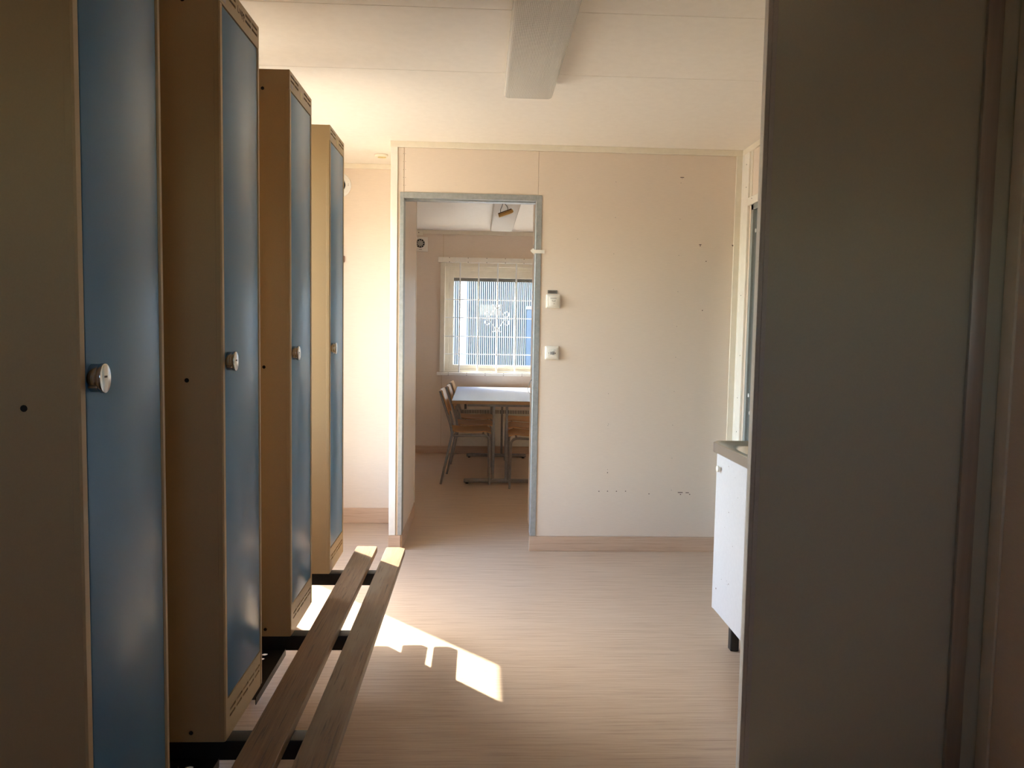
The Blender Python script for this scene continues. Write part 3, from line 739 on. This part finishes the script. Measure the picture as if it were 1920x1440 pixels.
o = thing('wall_fan', 'square white extractor fan on the far room wall left of the window', 'fan', (-.632, Y2, 2.207))
box('casing', (-.072, .072, -.022, -.0005, -.076, .076), 'plastic', o, .004, 2)
cyl('fan_opening', (-.006, -.0218, .008), 'y', .046, -.001, 'dark', o, 32)
for k in range(10):
    a = 2 * math.pi * k / 10
    c, s = math.cos(a), math.sin(a); bm = bmesh.new()
    abox(bm, (.024, .048, -.0255, -.0228, -.004, .004))
    bmesh.ops.rotate(bm, matrix=Matrix.Rotation(-a, 3, 'Y'), verts=bm.verts[:]); bmesh.ops.translate(bm, vec=(-.006, 0, .008), verts=bm.verts[:])
    obj('grille_spoke', bm, 'facegrey', o)
cyl('fan_hub', (-.006, -.0228, .008), 'y', .029, -.004, 'facegrey', o, 28, .001)
box('print', (-.02, .012, -.0226, -.0221, -.058, -.053), 'tag', o)
o = thing('junction_box', 'small cream junction box above the extractor fan', 'box', (-.655, Y2, 2.296))
box('case', (-.045, .045, -.03, -.0145, 0, .055), 'trim', o, .003)
cyl('cover_screw', (0, -.0298, .03), 'y', .005, -.001, 'ink', o, 10)

def switch(name, label, z, kind):
    t = thing(name, label, 'switch', (.427, YB, z), 'square wall switches beside the doorway')
    box('back_box', (-.042, .042, -.012, -.0005, -.04, .04), 'plastic', t, .005, 3)
    box('cover_frame', (-.036, .036, -.020, -.0122, -.034, .034), 'plastic', t, .0035, 2)
    if kind == 0:
        box('rocker', (-.0225, .0265, -.024, -.0202, -.026, .024), 'plastic', t, .002, 2)
        boxes('print', [(-.018, .019, -.0247, -.0241, .0155, .018), (-.005, .011, -.0247, -.0241, -.001, .0015), (-.008, -.0055, -.0247, -.0241, .001, .006), (.009, .0115, -.0247, -.0241, .001, .006)], 'tag', t)
        cyl('indicator', (.004, -.024, -.014), 'y', .0022, -.0012, 'ink', t, 10)
    else:
        box('insert', (-.0265, .0265, -.022, -.0202, -.026, .026), 'plastic', t, .001)
        cyl('key_cylinder', (.004, -.022, -.002), 'y', .0105, -.006, 'alu', t, 20, .001)
        box('key_slot', (.0005, .0105, -.0287, -.0279, -.0035, -.0015), 'dark', t)
        box('key_plate', (-.013, -.0055, -.0235, -.0221, -.010, .007), 'alu', t, .0005)
        cyl('indicator', (-.0205, -.022, -.001), 'y', .0022, -.0012, 'ink', t, 10)
        cyl('indicator', (.018, -.022, -.002), 'y', .003, -.0012, 'ink', t, 10)
        tube('keyring_mark', [(.015 + .006 * math.cos(a * .5), -.0225, .013 + .006 * math.sin(a * .5)) for a in range(0, 11)], .0009, 'alu', t, 5)
    return t
switch('rocker_switch', 'white push switch with a small grey tag just above it', 1.498, 0)
switch('key_switch', 'white switch with a metal key cylinder, the lower of the two', 1.195, 1)
o = tag(box('name_tag', (.394, .451, YB - .0025, YB - .0003, 1.5435, 1.5630), 'tag', None, .0005), 'small grey engraved name tag above the upper switch', 'tag')
boxes('tag_print', [(.403 + k * .0057, .4065 + k * .0057, YB - .0031, YB - .0024, 1.550, 1.5565) for k in range(7)], 'ink', o)

# hanging wooden block in the far room
HY = 5.75
o = thing('hanging_block', 'yellow wooden block dangling on two black wires below the far ceiling', 'block', (.175, HY, 2.19))
bm = bmesh.new(); abox(bm, (-.056, .056, -.02, .02, -.020, .006), .006, 2); bmesh.ops.rotate(bm, matrix=Matrix.Rotation(-math.radians(21), 3, 'Y'), verts=bm.verts[:]); obj('block', bm, 'yellow', o, smooth=True)
bm = bmesh.new(); abox(bm, (-.055, .049, -.021, .021, .0062, .0115), .001); bmesh.ops.rotate(bm, matrix=Matrix.Rotation(-math.radians(21), 3, 'Y'), verts=bm.verts[:]); obj('dark_edge', bm, 'ink', o)
bm = bmesh.new(); abox(bm, (-.054, .050, -.0212, .0212, -.0045, -.002), 0); bmesh.ops.rotate(bm, matrix=Matrix.Rotation(-math.radians(21), 3, 'Y'), verts=bm.verts[:]); obj('groove', bm, 'ink', o)
tube('wire', [(-.036, 0, -.003), (-.038, 0, .02), (-.026, 0, .045), (-.018, 0, .075), (-.010, 0, .167)], .0019, 'black', o, 6, .02)
tube('wire', [(.014, 0, .016), (.018, 0, .03), (.008, 0, .05), (-.004, 0, .060), (-.004, 0, .167)], .0019, 'black', o, 6, .02)

# ------------------------------------------------------------------ table, chairs, radiator in the far room
TZ = .725
tb = thing('dining_table', 'long table with a pale blue top and grey steel feet under the far window', 'table', (.17, 7.28, 0))
TO = Vector((-.17, -7.28, 0))
box('table_top', (-.230, .570, 6.48, 8.06, TZ - .004, TZ), 'tabletop', tb, .001, 1, TO)
box('top_edge', (-.2295, .5695, 6.4805, 8.0595, TZ - .030, TZ - .0042), 'ply_edge', tb, .001, 1, TO)
for yc in (6.565, 7.92):
    box('foot', (-.122, .492, yc - .022, yc + .022, .012, .042), 'tube', tb, .003, 2, TO)
    for xx in (-.095, .465):
        cyl('foot_pad', (xx - .17, yc - 7.28, 0), 'z', .013, .0125, 'black', tb, 12)
    for xx in (.129, .240):
        box('post', (xx - .011, xx + .011, yc - .015, yc + .015, .0415, TZ - .056), 'tube', tb, .002, 1, TO)
    box('bearer', (-.10, .47, yc - .018, yc + .018, TZ - .056, TZ - .0305), 'tube', tb, .002, 1, TO)
for xx in (.06, .31):
    box('side_rail', (xx - .012, xx + .012, 6.584, 7.901, TZ - .056, TZ - .0305), 'tube', tb, .002, 1, TO)
box('chair_hook', (-.124, -.104, 6.49, 6.51, TZ - .075, TZ - .0305), 'black', tb, .002, 1, TO)

def make_chair():
    t = thing('stacking_chair', '', 'chair', (0, 0, 0), 'plywood chairs around the far table')
    W2 = .185
    for s in (-1, 1):
        tube('rear_leg', [(-.212, s * W2, .001), (-.118, s * W2, .435), (-.128, s * W2, .50), (-.226, s * W2, .80)], .0105, 'tube', t, 10, .05, 4)
        tube('front_leg', [(.205, s * W2, .001), (.198, s * W2, .428), (-.108, s * W2, .418)], .0105, 'tube', t, 10, .06, 5)
    tube('crossbar', [(.150, -W2, .4235), (.150, W2, .4235)], .008, 'tube', t, 8)
    tube('crossbar', [(-.075, -W2, .4165), (-.075, W2, .4165)], .008, 'tube', t, 8)
    # seat: curved plywood
    def ply(name, fn, nu, nv, th):
        bm = bmesh.new(); T = {}; 
        for i in range(nu + 1):
            for j in range(nv + 1):
                p, nn = fn(i / nu, j / nv); T[i, j, 0] = bm.verts.new(p); T[i, j, 1] = bm.verts.new(p + nn * th)
        for i in range(nu):
            for j in range(nv):
                bm.faces.new((T[i, j, 1], T[i + 1, j, 1], T[i + 1, j + 1, 1], T[i, j + 1, 1])); bm.faces.new((T[i, j, 0], T[i, j + 1, 0], T[i + 1, j + 1, 0], T[i + 1, j, 0]))
        for i in range(nu):
            for j in (0, nv): bm.faces.new((T[i, j, 0], T[i + 1, j, 0], T[i + 1, j, 1], T[i, j, 1]))
        for j in range(nv):
            for i in (0, nu): bm.faces.new((T[i, j, 0], T[i, j + 1, 0], T[i, j + 1, 1], T[i, j, 1]))
        return obj(name, bm, 'ply', t, smooth=True)
    def seat(u, v):
        x = -.135 + .35 * u; k = abs(2 * v - 1)
        half = .195 * (1 - .10 * max(0, .25 - u) / .25) * (1 - .12 * max(0, (u - .85) / .15) ** 2)
        y = (2 * v - 1) * half
        z = .436 + .010 * k * k - .012 * math.sin(math.pi * min(1, u * 1.15)) - .022 * max(0, (u - .78) / .22) ** 2 + .012
        return Vector((x, y, z)), Vector((0, 0, 1))
    ply('seat', seat, 12, 8, .009)
    def back(u, v):
        z = .595 + .205 * u; k = 2 * v - 1
        half = .200 * (1 - .16 * max(0, (u - .72) / .28) ** 2 - .10 * max(0, (.25 - u) / .25) ** 2)
        x = -.128 - .098 * (z - .50) / .30 + .013 - .022 * (1 - k * k)
        return Vector((x, k * half, z)), Vector((.95, 0, .3)).normalized()
    ply('backrest', back, 8, 10, .009)
    return t
ch0 = make_chair()
spots = [(-.107, 6.705, 0, 'plywood chair on the left of the table, nearest the doorway'),
         (-.075, 7.17, 0, 'plywood chair on the left of the table, the middle one'),
         (-.060, 7.69, 0, 'plywood chair on the left of the table, nearest the window'),
         (.469, 6.53, math.pi, 'plywood chair on the right of the table, half hidden by the door lining, nearest'),
         (.470, 7.03, math.pi, 'plywood chair on the right of the table, the middle seat of three'),
         (.475, 7.56, math.pi, 'plywood chair on the right of the table, nearest the radiator')]
for i, (x, y, a, lb) in enumerate(spots):
    t = ch0 if i == 0 else copy_tree(ch0)
    t.location = (x, y, 0); t.rotation_euler = (0, 0, a); t['label'] = lb

rd = thing('radiator', 'cream panel radiator under the far window behind the table', 'radiator', (.25, Y2, .092))
RX0, RX1 = -.245, .80
box('front_panel', (RX0 - .25, RX1 - .25, -.085, -.078, 0, .39), 'rad', rd, .002)
box('back_panel', (RX0 - .25, RX1 - .25, -.03, -.02, 0, .39), 'rad', rd, .002)
boxes('end_plate', [(RX0 - .25, RX0 - .24, -.077, -.031, 0, .39)], 'rad', rd); boxes('end_plate', [(RX1 - .26, RX1 - .25, -.077, -.031, 0, .39)], 'rad', rd)
boxes('wall_bracket', [(-.3, -.27, -.0195, -.0005, .1, .3), (.3, .33, -.0195, -.0005, .1, .3)], 'rad', rd)
bm = bmesh.new()
for k in range(58):
    x = RX0 - .25 + .014 + k * .0175
    abox(bm, (x, x + .007, -.0862, -.0851, .348, .386))
g = obj('grille_slots', bm, 'dark', rd); g['kind'] = 'stuff'
